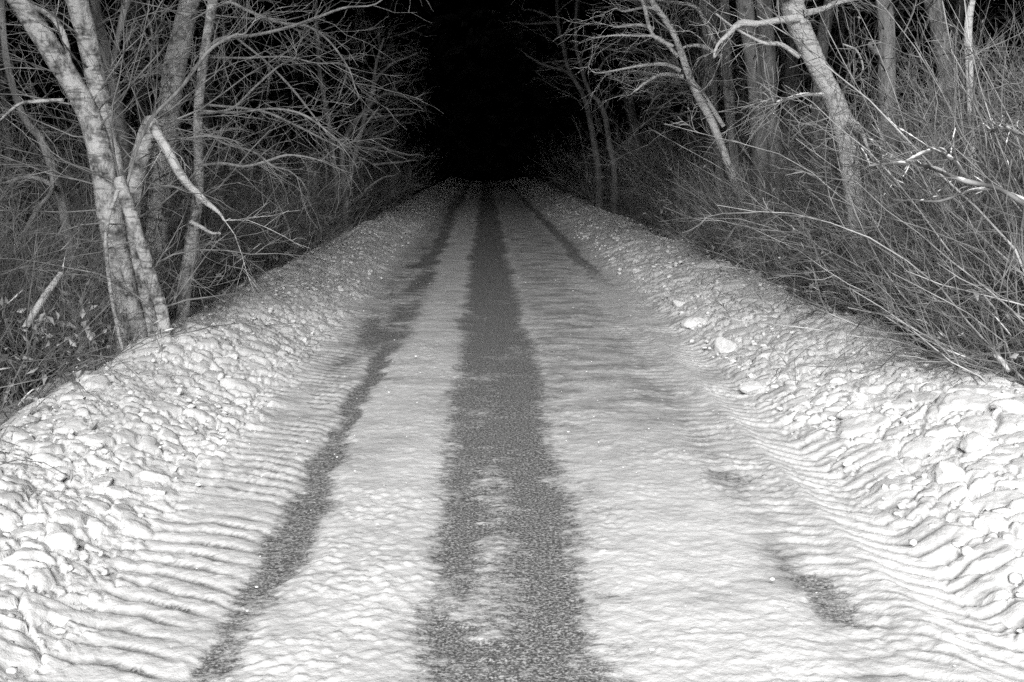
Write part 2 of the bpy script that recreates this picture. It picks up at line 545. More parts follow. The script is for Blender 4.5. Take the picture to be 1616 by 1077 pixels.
for side in (1, -1):
    n = 80 if side > 0 else 70
    for k in range(n):
        y = 3.0 + 19 * g.random() ** 1.5
        if side > 0: x = g.uniform(1.75, 2.85); r = .03 + .07 * g.random() ** 2.2
        else: x = -g.uniform(1.42, 2.36); r = .022 + .035 * g.random() ** 2.2
        clod(x, y, r, 'rough white snow clod thrown up on the right bank' if side > 0 else 'rough white snow clod thrown up on the left bank',
             'snow clods on the right bank' if side > 0 else 'snow clods on the left bank')


def small_clods():
    G = Geo(); V0, F0 = ICO1
    shp = [clod_shape(V0, g, 5) for _ in range(24)]
    n = 1900
    for side in (1, -1):
        y = 2.6 + 52 * g.random(n) ** 2.0
        if side > 0: x = 1.6 + 1.35 * g.beta(1.6, 1.25, n)
        else: x = -(1.28 + 1.2 * g.beta(1.6, 1.2, n))
        clump = perlin(x * 2.2, y * 1.4, 120) + .35 * g.normal(0, 1, n)
        keep = clump > -.35; x, y = x[keep], y[keep]
        r = .010 + .028 * g.random(len(x)) ** 2.5 + (y > 14) * .010
        z = bank_surface(x, y) + .03 + .022 * g.random(len(x))
        for i in range(len(x)):
            a = g.uniform(0, 6.28); c, s = math.cos(a), math.sin(a)
            Q = shp[int(g.integers(24))] * r[i]
            Q = np.stack([Q[:, 0] * c - Q[:, 1] * s, Q[:, 0] * s + Q[:, 1] * c, Q[:, 2]], -1) + np.array([x[i], y[i], z[i]])
            G.add(Q, F0)
    # crumbs strewn over the lane and the verge
    m = 350
    y = 2.6 + 25 * g.random(m) ** 1.8; x = g.uniform(-1.3, 1.6, m); r = .004 + .008 * g.random(m) ** 3
    for i in range(m):
        if abs(x[i] - .07) < .33: continue
        G.add(shp[i % 24] * r[i] + np.array([x[i], y[i], .042]), F0)
    m = 220
    y = 3 + 22 * g.random(m); x = g.uniform(2.85, 3.3, m); r = .015 + .03 * g.random(m) ** 2
    for i in range(m):
        G.add(shp[i % 24] * r[i] + np.array([x[i], y[i], float(bank_surface(x[i], y[i])) + .05]), F0)
    o = obj('snow_rubble', G.mesh('snow_rubble', M_SNOW, True))
    tag(o, 'fine broken snow rubble covering both ploughed banks', 'snow', kind='stuff')


small_clods()


# ------------------------------------------------------------------ trees
def trunk_tube(G, pts, rad, m=40, k=14, g=rng, lump=.06):
    P = smooth_line(pts, m); r = np.interp(np.linspace(0, 1, m), np.linspace(0, 1, len(rad)), rad)
    a = np.arange(k) * 2 * np.pi / k; s0 = g.uniform(0, 90)
    arc = np.concatenate([[0], np.cumsum(np.linalg.norm(np.diff(P, axis=0), axis=1))])
    A, S = np.meshgrid(a, arc)
    wob = 1 + lump * 2 * perlin(np.cos(A) * 1.1 + s0, np.sin(A) * 1.1 + S * 2.0, 3) + lump * perlin(np.cos(A) * 2.5 + s0, np.sin(A) * 2.5 + S * 7, 4)
    V, Fq = tubes(P[None], (r[:, None] * wob)[None], k)
    G.add(V, Fq)
    return P


def crown_from(lines, g, per=10, L=(.5, 1.4), r=.007, bend=(0, 0, -.15), tm=(.15, 1), sub=6, sub2=3, droop=(0, 0, -.1), ang=(.6, 1.4)):
    """limbs and twigs off a list of trunk polylines -> Geo of limbs, Geo of twigs"""
    GB, GT = Geo(), Geo()
    for P in lines:
        S, D, idx, t = spawn(P[None], per, tm[0], tm[1], ang, g)
        n = len(S); ln = g.uniform(L[0], L[1], n)
        B = grow(S, D, ln, 8, .16, bend, g)
        r0 = r * (ln / L[1]) * g.uniform(.6, 1.2, n) + .002
        GB.add(*tubes(B, taper(r0, r0 * .25, 8), 4))
        S, D, idx, t = spawn(B, sub, .15, 1, (.4, 1.0), g)
        n = len(S); l2 = ln[idx] * g.uniform(.2, .5, n)
        B2 = grow(S, D, l2, 5, .2, droop, g); r2 = np.full(n, .0032) * g.uniform(.6, 1.2, n)
        GT.add(*tubes(B2, taper(r2, r2 * .4, 5), 3))
        if sub2:
            S, D, idx, t = spawn(B2, sub2, .2, 1, (.4, 1.0), g)
            n = len(S); l3 = l2[idx] * g.uniform(.3, .7, n)
            B3 = grow(S, D, l3, 4, .2, droop, g); r3 = np.full(n, .002) * g.uniform(.7, 1.2, n)
            GT.add(*tubes(B3, taper(r3, r3 * .5, 4), 3))
    return GB, GT


def px_tree(name, label, cat, stems, mat, twig, g, per=10, branches=(), group=None, top=5.0, **kw):
    """stems: list of (depth, [(px,py,width_px[,depth])...]) from the root up; the last point is carried on upward out of frame"""
    d0 = stems[0][0]; p0 = stems[0][1][0]
    b = at(p0[0], p0[1], d0); base = np.array([b[0], b[1], float(floor_z(b[0], b[1])) - .05])
    root = empty(name, base); tag(root, label, cat, group)
    lines = []
    for si, (d, pp) in enumerate(stems):
        pts = [at(q[0], q[1], q[3] if len(q) > 3 else d) for q in pp]
        rad = [q[2] * .5 * (q[3] if len(q) > 3 else d) / F_PX for q in pp]
        if si > 0 and pp[0][1] > 480: pts.insert(0, np.array([pts[0][0], pts[0][1], base[2] - .1])); rad.insert(0, rad[0] * 1.2)
        if si == 0 and pts[0][2] > base[2] + .02:
            pts.insert(0, base.copy() + (pts[0] - base) * np.array([.3, .3, 0])); rad.insert(0, rad[0] * 1.25)
        if pp[-1][1] < 0 and top > 0:
            v = unit(pts[-1] - pts[-2]); q = pts[-1]
            for k in range(1, 5):
                v = unit(v + np.array([g.normal(0, .05), g.normal(0, .05), .12]))
                q = q + v * top / 4; pts.append(q); rad.append(rad[-1] * .75)
        G = Geo()
        P = trunk_tube(G, np.array(pts) - base, rad, m=44, g=g)
        obj('trunk' if si == 0 else 'stem', G.mesh('trunk', mat), root)
        lines.append(P)
    for br in branches:
        d, pp = br[0], br[1]
        pts = np.array([at(q[0], q[1], q[3] if len(q) > 3 else d) for q in pp]) - base
        rad = [q[2] * .5 * d / F_PX for q in pp]
        e = pts[-1] - pts[-2]; pts = np.vstack([pts, pts[-1] + e * .5 + g.normal(0, .04, 3), pts[-1] + e + g.normal(0, .08, 3)]); rad += [rad[-1] * .6, .0012]
        G = Geo(); P = trunk_tube(G, pts, rad, m=26, k=7, g=g, lump=.10)
        # twigs carried by the bough
        S, D, _, _ = spawn(P[None], br[2] if len(br) > 2 else 10, .15, 1, (.4, 1.1), g)
        B = grow(S, D, g.uniform(.15, .6, len(S)), 5, .2, (0, 0, -.1), g)
        G.add(*tubes(B, taper(np.full(len(S), .004), np.full(len(S), .0015), 5), 3))
        S, D, _, _ = spawn(B, 3, .2, 1, (.4, 1.0), g)
        B = grow(S, D, g.uniform(.06, .3, len(S)), 4, .2, (0, 0, -.1), g)
        G.add(*tubes(B, taper(np.full(len(S), .0022), np.full(len(S), .001), 4), 3))
        obj('branch', G.mesh('branch', br[3] if len(br) > 3 else mat), root)
    if per:
        GB, GT = crown_from(lines, g, per, **kw)
        GB.add(np.concatenate(GT.V), np.concatenate(GT.F)); obj('crown', GB.mesh('crown', twig), root)
    return root, lines, base


g = np.random.default_rng(5)
# left: many stemmed birch by the bank
px_tree('birch_tree', 'pale many stemmed birch leaning left by the bank with a snapped hanging bough', 'tree',
        [(8.0, [(206, 520, 46), (192, 440, 40), (174, 340, 37), (157, 240, 36), (132, 165, 34), (82, 82, 34), (18, -20, 35)]),
         (8.1, [(236, 515, 34), (216, 430, 31), (193, 330, 31), (174, 240, 31), (156, 150, 31), (138, 60, 31), (118, -20, 33)]),
         (7.85, [(258, 505, 20), (240, 440, 19), (210, 350, 20), (186, 280, 18)]),
         (8.2, [(204, 380, 30), (212, 290, 30), (226, 232, 30), (240, 196, 32), (247, 188, 10)])],
        M_BIRCH, M_TWIG, g, per=22, L=(.5, 1.6), r=.008,
        branches=[(8.0, [(238, 196, 16), (262, 232, 15), (288, 280, 13), (318, 312, 10), (346, 336, 5)], 5, M_PALE),
                  (8.0, [(170, 270, 8), (120, 155, 7), (105, 70, 9), (85, 30, 10), (48, 8, 8), (20, -20, 6)], 6),
                  (7.8, [(100, 158, 6), (60, 160, 6), (30, 165, 5), (5, 185, 4)], 8),
                  (7.9, [(190, 330, 5), (228, 205, 5), (285, 140, 6), (330, 80, 6), (370, 56, 5)], 12, M_GREY),
                  (7.7, [(186, 300, 7), (168, 360, 7), (172, 440, 6), (186, 520, 6)], 6)])
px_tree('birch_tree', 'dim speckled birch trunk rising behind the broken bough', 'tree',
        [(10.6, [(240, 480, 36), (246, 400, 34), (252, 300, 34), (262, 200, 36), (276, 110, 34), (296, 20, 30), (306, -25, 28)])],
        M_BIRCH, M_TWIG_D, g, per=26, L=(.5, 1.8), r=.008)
px_tree('birch_tree', 'slender white birch with long boughs arching over to the right', 'tree',
        [(9.0, [(288, 500, 20), (295, 430, 20), (304, 370, 20), (314, 290, 17), (312, 200, 14), (318, 120, 14), (330, 40, 15), (339, -25, 15)])],
        M_BIRCH, M_TWIG, g, per=24, L=(.5, 1.6), r=.007,
        branches=[(9.2, [(338, 14, 5.0), (362, 4, 5.0), (392, 18, 5.0), (440, 36, 5.0), (486, 42, 4.3), (520, 66, 3.6), (550, 108, 2.9), (560, 138, 2.2)], 14, M_GREY),
                  (9.0, [(318, 92, 5.0), (345, 62, 5.0), (400, 56, 5.0), (460, 42, 5.0), (505, 26, 4.3), (545, 12, 3.6), (590, 8, 2.2)], 16, M_GREY),
                  (9.3, [(370, 58, 3.6), (420, 98, 3.6), (465, 145, 3.6), (500, 190, 2.9), (525, 220, 2.2)], 12, M_GREY),
                  (9.1, [(316, 90, 4.3), (380, 92, 3.6), (450, 90, 2.9), (500, 100, 2.2)], 14, M_GREY),
                  (8.8, [(316, 175, 4.3), (370, 178, 4.3), (430, 172, 3.6), (480, 182, 3.6), (525, 215, 2.2)], 14, M_GREY),
                  (8.9, [(312, 180, 4.3), (365, 172, 4.3), (400, 140, 3.6), (440, 105, 2.9)], 12, M_GREY),
                  (9.0, [(322, 200, 4.3), (350, 225, 3.6), (400, 240, 3.6), (430, 262, 3.6)], 12, M_GREY),
                  (8.8, [(312, 262, 5.0), (350, 258, 5.0), (385, 263, 5.0), (420, 255, 4.3), (455, 245, 3.6), (500, 252, 2.2)], 12, M_GREY),
                  (9.1, [(318, 165, 4.3), (410, 175, 3.6), (460, 195, 3.6), (510, 220, 2.9)], 12, M_GREY),
                  (8.7, [(300, 350, 8.6), (316, 358, 6.5), (334, 368, 4.3)], 0, M_PALE)])
px_tree('dead_tree', 'dark straight trunk half hidden behind the many stemmed birch', 'tree',
        [(13.0, [(210, 420, 26), (195, 250, 25), (170, 110, 24), (148, 20, 24), (140, -25, 24)])], M_DIM, M_TWIG_D, g, per=22, L=(.6, 2.0))
px_tree('sapling', 'thin dark sapling between the two leaning birch stems', 'tree',
        [(8.6, [(178, 420, 9), (172, 260, 9), (170, 150, 9), (182, 80, 10), (198, 10, 11), (206, -25, 10)])], M_GREY, M_TWIG, g, per=16, L=(.4, 1.2), top=2.5)
px_tree('gnarled_tree', 'crooked dark stem left of the many stemmed birch', 'tree',
        [(9.4, [(118, 460, 15), (108, 380, 15), (90, 290, 14), (66, 222, 13), (40, 190, 11), (18, 130, 11), (6, 60, 10), (2, -25, 9)])], M_GREY, M_TWIG, g, per=20, L=(.5, 1.5), top=2.0,
        branches=[(9.3, [(92, 300, 8), (68, 285, 8), (40, 280, 7), (4, 290, 5)], 8), (9.2, [(78, 250, 7), (82, 300, 7), (60, 330, 8), (20, 400, 7)], 8)])

# right: leaning pale trunk and its neighbours
px_tree('leaning_tree', 'pale leaning trunk with a bend above the right hand thicket', 'tree',
        [(9.7, [(1362, 530, 30), (1356, 420, 28), (1350, 340, 28), (1341, 260, 29), (1334, 205, 34), (1318, 160, 30), (1292, 108, 32), (1268, 55, 34), (1248, 0, 36), (1238, -30, 34)])],
        M_PALE, M_TWIG, g, per=14, L=(.4, 1.2), r=.007,
        branches=[(9.6, [(1262, 28, 14), (1230, 32, 11), (1196, 38, 10), (1168, 38, 12), (1148, 56, 8), (1132, 72, 5)], 8),
                  (9.6, [(1268, 22, 12), (1300, 14, 10), (1330, 2, 9), (1390, -8, 7)], 6),
                  (9.6, [(1262, 90, 8), (1232, 70, 7), (1205, 68, 5), (1160, 45, 4)], 6),
                  (9.5, [(1338, 190, 14), (1352, 198, 12), (1362, 214, 7), (1372, 240, 4)], 4),
                  (9.7, [(1330, 70, 3), (1352, 80, 3), (1362, 106, 3)], 3),
                  (9.4, [(1300, 150, 6), (1270, 150, 5), (1240, 158, 4), (1222, 165, 3)], 24, M_TWIG_P)])
px_tree('woodland_tree', 'upright grey trunk just right of the pale leaning trunk', 'tree',
        [(9.9, [(1408, 440, 28), (1404, 330, 27), (1401, 240, 27), (1400, 140, 26), (1399, 50, 26), (1394, -25, 26)])], M_GREY, M_TWIG_D, g, per=26, L=(.5, 1.8),
        branches=[(9.8, [(1392, 86, 11), (1380, 80, 8), (1372, 70, 5)], 0)])
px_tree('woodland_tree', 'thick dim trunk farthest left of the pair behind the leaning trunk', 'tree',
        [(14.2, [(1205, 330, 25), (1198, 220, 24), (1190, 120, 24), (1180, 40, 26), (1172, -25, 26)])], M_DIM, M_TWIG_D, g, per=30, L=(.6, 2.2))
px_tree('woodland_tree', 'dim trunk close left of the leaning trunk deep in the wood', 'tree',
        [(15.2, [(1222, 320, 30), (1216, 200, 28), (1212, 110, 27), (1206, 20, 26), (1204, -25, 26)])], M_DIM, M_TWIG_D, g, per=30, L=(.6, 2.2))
px_tree('woodland_tree', 'grey trunk standing among the dense stems at upper right', 'tree',
        [(12.0, [(1520, 330, 26), (1505, 200, 26), (1490, 90, 26), (1474, 10, 28), (1466, -25, 28)])], M_GREY, M_TWIG_D, g, per=24, L=(.5, 1.8))
px_tree('sapling', 'forked pale sapling rising through the right hand thicket', 'tree',
        [(8.0, [(1540, 360, 9), (1532, 200, 10), (1530, 110, 12), (1528, 40, 12), (1540, -25, 8)])], M_PALE, M_TWIG_P, g, per=16, L=(.4, 1.2), top=2.0)
px_tree('thorn_tree', 'leaning grey thorn tree with boughs reaching left over the lane', 'tree',
        [(14.4, [(1186, 350, 14), (1160, 290, 13), (1142, 240, 12), (1122, 190, 12), (1096, 142, 12), (1080, 100, 10), (1062, 50, 9), (1030, 5, 8), (1016, -25, 8)]),
         (14.4, [(1096, 142, 9), (1075, 80, 8), (1062, 55, 7), (1050, 30, 7), (1012, -20, 6)]),
         (14.6, [(1142, 200, 7), (1110, 150, 7), (1086, 120, 6)])],
        M_PALE, M_TWIG, g, per=30, L=(.5, 1.6), r=.0075, bend=(-.5, 0, .1), top=2.5,
        branches=[(14.4, [(1078, 122, 7), (1046, 118, 6), (1020, 130, 5), (1005, 142, 3)], 14),
                  (14.4, [(1074, 112, 7), (1050, 102, 6), (1010, 104, 5), (968, 112, 3)], 14),
                  (14.2, [(1062, 74, 6), (1030, 55, 6), (1018, 15, 6), (1010, -12, 4)], 14),
                  (14.2, [(1070, 90, 6), (1040, 60, 5), (1010, 57, 4), (976, 56, 3)], 14),
                  (14.4, [(1032, 46, 6), (1010, 40, 5), (985, 42, 4)], 10),
                  (14.4, [(1060, 42, 6), (1040, 20, 5), (1020, 12, 5), (985, 18, 3)], 12),
                  (14.7, [(1140, 90, 8), (1110, 74, 7), (1090, 72, 6), (1076, 76, 4)], 10),
                  (14.7, [(1130, 70, 7), (1110, 30, 6), (1095, 10, 6), (1055, 3, 4)], 12)])
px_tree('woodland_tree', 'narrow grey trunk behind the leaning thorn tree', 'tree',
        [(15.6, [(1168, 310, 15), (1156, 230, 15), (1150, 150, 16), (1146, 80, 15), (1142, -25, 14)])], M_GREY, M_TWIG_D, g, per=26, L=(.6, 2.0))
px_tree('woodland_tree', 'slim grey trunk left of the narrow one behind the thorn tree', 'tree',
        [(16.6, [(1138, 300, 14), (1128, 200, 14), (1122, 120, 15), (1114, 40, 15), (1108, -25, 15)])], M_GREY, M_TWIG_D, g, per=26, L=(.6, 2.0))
px_tree('young_tree', 'faint far sapling with forked top nearest the dark end of the lane on the right', 'tree',
        [(31.0, [(946, 285, 11), (940, 240, 10), (930, 185, 9), (920, 150, 8), (898, 112, 7), (888, 70, 6), (880, 30, 5), (878, -25, 4)])], M_DIM, M_TWIG, g, per=26, L=(.5, 1.8), r=.018, bend=(-.6, 0, .2), top=2,
        branches=[(31, [(904, 122, 6), (890, 112, 5), (862, 104, 4), (838, 92, 3)], 10), (31, [(882, 60, 5), (880, 38, 5), (866, 36, 4), (830, 38, 3)], 10),
                  (31, [(880, 38, 5), (862, 24, 4), (840, 16, 3)], 8), (31, [(932, 100, 4), (900, 97, 4), (870, 98, 3)], 8)])
px_tree('young_tree', 'faint far sapling second from the dark end of the lane on the right', 'tree',
        [(29.0, [(970, 275, 10), (962, 230, 9), (955, 185, 8), (944, 160, 7), (930, 145, 6), (918, 110, 6), (908, 60, 5), (912, -25, 4)])], M_DIM, M_TWIG, g, per=26, L=(.5, 1.7), r=.018, bend=(-.6, 0, .2), top=2,
        branches=[(29, [(932, 72, 5), (960, 78, 5), (990, 82, 4)], 6), (29, [(945, 110, 5), (960, 90, 4), (985, 80, 3)], 6)])
px_tree('hazel_tree', 'many forked hazel reaching its lit tips toward the lane on the left', 'tree',
        [(23.0, [(545, 330, 12), (540, 260, 10), (545, 220, 9), (560, 195, 8), (582, 168, 6), (596, 155, 4)]),
         (23.0, [(548, 300, 9), (572, 200, 7), (588, 140, 6), (594, 100, 5), (606, 60, 3)]),
         (22.5, [(535, 320, 9), (520, 200, 8), (505, 120, 7), (500, 40, 6), (498, -25, 5)])],
        M_DIM, M_TWIG, g, per=34, L=(.4, 1.3), r=.010, bend=(.7, 0, .25), top=2.5,
        branches=[(23, [(580, 172, 6), (596, 154, 5), (615, 148, 4), (642, 154, 3)], 10), (23, [(590, 150, 5), (594, 125, 5), (620, 100, 4), (640, 92, 3)], 10),
                  (23, [(572, 190, 5), (600, 184, 4), (632, 182, 3)], 8), (23, [(582, 236, 5), (600, 232, 4), (625, 240, 4), (648, 245, 3)], 6),
                  (23, [(580, 222, 5), (600, 214, 4), (620, 205, 3)], 6), (23, [(590, 260, 5), (610, 258, 4), (636, 256, 3)], 6), (23, [(575, 302, 4), (590, 290, 4), (606, 280, 3)], 4)])

# ------------------------------------------------------------------ shrubs
def make_shrub(g, stems, H, lean, spread, mat, twig, r=.009, kids=7, gkids=4, leaf=0):
    root = empty('shrub', (0, 0, -50))
    S = np.stack([g.normal(0, .18, stems), g.normal(0, .18, stems), np.full(stems, -.1)], -1)
    D = np.stack([g.normal(lean[0], spread, stems), g.normal(lean[1], spread, stems), np.ones(stems)], -1)
    L = H * g.uniform(.5, 1.05, stems)
    P = grow(S, D, L, 12, .15, (lean[0] * .3, lean[1] * .3, -.12), g)
    r0 = r * g.uniform(.5, 1.3, stems)
    G = Geo(); G.add(*tubes(P, taper(r0, r0 * .25, 12), 5))
    obj('stem', G.mesh('stem', mat), root)
    G = Geo()
    S, D, idx, t = spawn(P, kids, .10, .98, (.35, 1.05), g)
    n = len(S); l2 = L[idx] * (1.05 - t) * g.uniform(.2, .6, n) + .12
    B = grow(S, D, l2, 6, .19, (0, 0, .25), g); r2 = r * .55 * g.uniform(.6, 1.2, n)
    G.add(*tubes(B, taper(r2, r2 * .4, 6), 3))
    S, D, idx, t = spawn(B, gkids, .2, 1, (.3, 1.0), g)
    n = len(S); l3 = l2[idx] * g.uniform(.2, .6, n)
    B3 = grow(S, D, l3, 4, .18, (0, 0, 0), g); r3 = r * .36 * g.uniform(.7, 1.2, n)
    G.add(*tubes(B3, taper(r3, r3 * .5, 4), 3))
    obj('crown', G.mesh('crown', twig), root)
    if leaf:
        pts = B3[:, -1][g.permutation(n)[:leaf]]
        obj('foliage', leaf_mesh(pts, g, (.012, .03)), root)
    return root


def leaf_mesh(C, g, size, mat=None):
    """curled dead leaves: two bent quads each"""
    n = len(C); a = unit(g.normal(0, 1, (n, 3))); q = g.normal(0, 1, (n, 3)); b = unit(q - (q * a).sum(1, keepdims=True) * a); c = np.cross(a, b)
    s = g.uniform(size[0], size[1], n)[:, None]
    w = s * .55
    V = np.stack([C - a * s, C - b * w + c * w * .5, C + a * s, C + b * w + c * w * .5, C - a * s * .2 - c * w * .2], 1)
    F = np.array([[0, 1, 4], [1, 2, 4], [2, 3, 4], [3, 0, 4]])
    return mk_mesh('foliage', V.reshape(-1, 3), (np.arange(n)[:, None, None] * 5 + F[None]).reshape(-1, 3), mat or M_LEAF, False)


g = np.random.default_rng(11)
protos_R = [make_shrub(g, int(g.integers(16, 26)), g.uniform(2.3, 3.6), (-.14 + g.normal(0, .16), g.normal(0, .16)), .26, M_TWIG_P, M_TWIG, .0082, 9, 5, leaf=int(g.integers(6, 40))) for _ in range(7)]
protos_L = [make_shrub(g, int(g.integers(9, 16)), g.uniform(1.8, 3.4), (g.normal(0, .2), g.normal(0, .2)), .38, M_TWIG, M_TWIG, .008, 9, 5, leaf=int(g.integers(0, 16))) for _ in range(7)]
protos_D = [make_shrub(g, int(g.integers(12, 20)), g.uniform(3.0, 5.0), (g.normal(0, .15), g.normal(0, .15)), .30, M_TWIG_D, M_TWIG_D, .010, 9, 5) for _ in range(5)]
used = set()


def put(protos, x, y, label, group, sc=1.0, tilt=.1, rz=None):
    if x > 0 and x / y < .345 and y < 20: sc *= .5 if y < 13 else .7
    p = protos[int(g.integers(len(protos)))]
    loc = (x, y, float(floor_z(x, y)))
    a = g.uniform(0, 6.28) if rz is None else rz
    if p.name in used: o = dup(p, loc, a, sc, (g.normal(0, tilt), g.normal(0, tilt)))
    else:
        used.add(p.name); o = p; o.location = loc; o.rotation_euler = (g.normal(0, tilt), g.normal(0, tilt), a); o.scale = (sc,) * 3
    tag(o, label, 'shrub', group)
    return o


GR = 'close set shrubs along the right verge'
for k in range(54):
    y = 5.2 + 11 * g.random() ** 1.2; x = 3.35 + 2.9 * g.random() ** 1.3 + .05 * g.normal()
    put(protos_R, x, y, 'pale bare shrub of slender arching stems in the close thicket right of the lane', GR, g.uniform(.75, 1.15), .07, g.normal(0, .9))
for k in range(18):
    y = 7.0 + 4.0 * g.random(); x = y * g.uniform(.44, .54) + .55
    put(protos_R, x, y, 'tall dense shrub crowding the near right edge of the thicket', 'tall shrubs at the near right edge', g.uniform(.75, 1.05), .05, 1.5 + g.normal(0, 1.2))
for k in range(56):
    y = 6.0 + 9 * g.random(); x = 3.05 + .9 * g.random() ** 1.4
    put(protos_R, x, y, 'low bare shrub tangled in front of the pale leaning trunk', 'low shrubs before the leaning trunk', (1.0 if x / y < .345 else .55) * g.uniform(.6, .95), .08, 3.1 + g.normal(0, .9))
for k in range(46):
    y = 14 + 34 * g.random() ** 1.2; x = 3.15 + 2.6 * g.random()
    put(protos_R + protos_L, x, y, 'dim bare shrub farther along the right verge toward the dark', 'distant shrubs along the right verge', g.uniform(.7, 1.15), .12, g.normal(0, .6))
for k in range(42):
    y = 5.6 + 11 * g.random() ** 1.1; x = -(2.95 + 3.4 * g.random() ** 1.2)
    put(protos_L, x, y, 'grey bare shrub of wiry twigs in the undergrowth left of the lane', 'wiry shrubs along the left verge', g.uniform(.55, 1.0), .15)
for k in range(34):
    y = 5.8 + 9 * g.random(); x = -(2.55 + 1.6 * g.random())
    put(protos_L, x, y, 'low twiggy shrub crowding the crest of the left bank', 'low shrubs along the left crest', g.uniform(.26, .48), .2)
for k in range(50):
    y = 13 + 34 * g.random() ** 1.2; x = -(2.75 + 2.8 * g.random())
    put(protos_L, x, y, 'dim bare shrub farther along the left verge toward the dark', 'distant shrubs along the left verge', g.uniform(.7, 1.1), .15)
for k in range(34):
    sd = -1 if k % 2 else 1; y = 9 + 42 * g.random() ** 1.2; x = sd * (5.5 + 7 * g.random())
    put(protos_D, x, y, 'dark tangled shrub deep in the wood on the %s' % ('right' if sd > 0 else 'left'), 'dark shrubs deep in the %s wood' % ('right' if sd > 0 else 'left'), g.uniform(.8, 1.3), .12)
for p in protos_R + protos_L + protos_D:
    if p.name not in used:
        for c in list(p.children): bpy.data.objects.remove(c)
        bpy.data.objects.remove(p)

# ------------------------------------------------------------------ trees deep in the wood
g = np.random.default_rng(13)


def make_wood_tree(g):
    root = empty('woodland_tree', (0, 0, -60))
    H = g.uniform(13, 17); n = 9
    pts = np.stack([np.cumsum(g.normal(0, .14, n)), np.cumsum(g.normal(0, .14, n)), np.linspace(-.1, H, n)], -1); pts[:, :2] -= pts[0, :2]
    r = np.linspace(g.uniform(.10, .18), .03, n); r[0] *= 1.3
    G = Geo(); P = trunk_tube(G, pts, r, 50, 12, g); obj('trunk', G.mesh('trunk', M_DIM), root)
    GB, GT = crown_from([P], g, 46, L=(.8, 2.6), r=.018, bend=(0, 0, .1), tm=(.06, 1), sub=5, sub2=3)
    GB.add(np.concatenate(GT.V), np.concatenate(GT.F)); obj('crown', GB.mesh('crown', M_TWIG_D), root)
    return root


wt = [make_wood_tree(g) for _ in range(5)]
spots = []
for k in range(64):
    sd = -1 if k % 2 else 1
    y = 11 + 55 * g.random() ** 1.1; x = sd * (4.6 + 8 * g.random())
    spots.append((x, y, sd))
for k, (x, y, sd) in enumerate(spots):
    loc = (x, y, float(floor_z(x, y)))
    p = wt[k % 5]
    if k < 5: o = p; o.location = loc
    else: o = dup(p, loc, g.uniform(0, 6.28), g.uniform(.8, 1.15), (g.normal(0, .04), g.normal(0, .04)))
    s = 'right' if sd > 0 else 'left'
    tag(o, 'shadowy bare tree standing deep in the wood on the %s of the lane' % s, 'tree', 'shadowy trees in the %s wood' % s)


# ------------------------------------------------------------------ evergreen wood round the lane, and a bough roof added to shade it
def bough_cloud(C, g, size, flat=.35):
    n = len(C)
    nrm = unit(np.stack([g.normal(0, flat, n), g.normal(0, flat, n), np.ones(n)], -1)) if flat else unit(g.normal(0, 1, (n, 3)))
    q = g.normal(0, 1, (n, 3)); a = unit(q - (q * nrm).sum(1, keepdims=True) * nrm); b = np.cross(nrm, a)
    s = g.uniform(size[0], size[1], n)[:, None]; w = s * .6
    V = np.stack([C - a * s, C - a * s * .2 - b * w, C + a * s - nrm * s * .2, C - a * s * .2 + b * w, C + nrm * s * .15], 1)
    F = np.array([[0, 1, 4], [1, 2, 4], [2, 3, 4], [3, 0, 4]])
    return V.reshape(-1, 3), (np.arange(n)[:, None, None] * 5 + F[None]).reshape(-1, 3)


g = np.random.default_rng(17)
CAN_Y0, CAN_Z = -9.0, 13.2  # added roof, edge and height set so sunlight fades along the lane
n = 30000
x = g.uniform(-34, 34, n); y = CAN_Y0 + 138 * g.random(n); z = CAN_Z + 3.2 * g.random(n) + .8 * perlin(x * .15, y * .15, 7)
y += np.where(y < CAN_Y0 + 5, 1.6 * perlin(x * .35, z * .2, 8), 0)
V, Fc = bough_cloud(np.stack([x, y, z], -1), g, (.7, 1.5))
tag(obj('added_shade_canopy', mk_mesh('added_shade_canopy', V, Fc, M_NEEDLE, False)), 'closed roof of dark evergreen boughs added high over the lane to shade it', 'shade canopy', kind='stuff')
n = 40000
sd = np.where(g.random(n) < .5, -1, 1)
y = -2 + 116 * g.random(n); x = sd * (15 + 5 * g.random(n) - np.clip((y - 30) / 30, 0, 1) * 6.5); z = 16 * g.random(n)
mb = 9000                                                # unseen boughs added behind the camera to block light from the sides
yb = -16 + 18 * g.random(mb); xb = np.where(g.random(mb) < .5, -1, 1) * (6.2 + 7 * g.random(mb)); zb = 13.5 * g.random(mb)
m = 26000
ye = 80 + 22 * g.random(m); xe = g.uniform(-26, 26, m); ze = 17 * g.random(m)
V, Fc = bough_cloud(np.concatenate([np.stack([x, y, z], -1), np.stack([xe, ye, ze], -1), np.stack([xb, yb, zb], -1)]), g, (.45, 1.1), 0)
tag(obj('evergreen_wood_and_blocker', mk_mesh('evergreen_wood_and_blocker', V, Fc, M_NEEDLE, False)), 'black mass of evergreen wood behind the bare trees, with an added unseen part blocking side light', 'wood', kind='stuff')

# ------------------------------------------------------------------ undergrowth, dead leaves, clinging snow
g = np.random.default_rng(19)


CANES = []


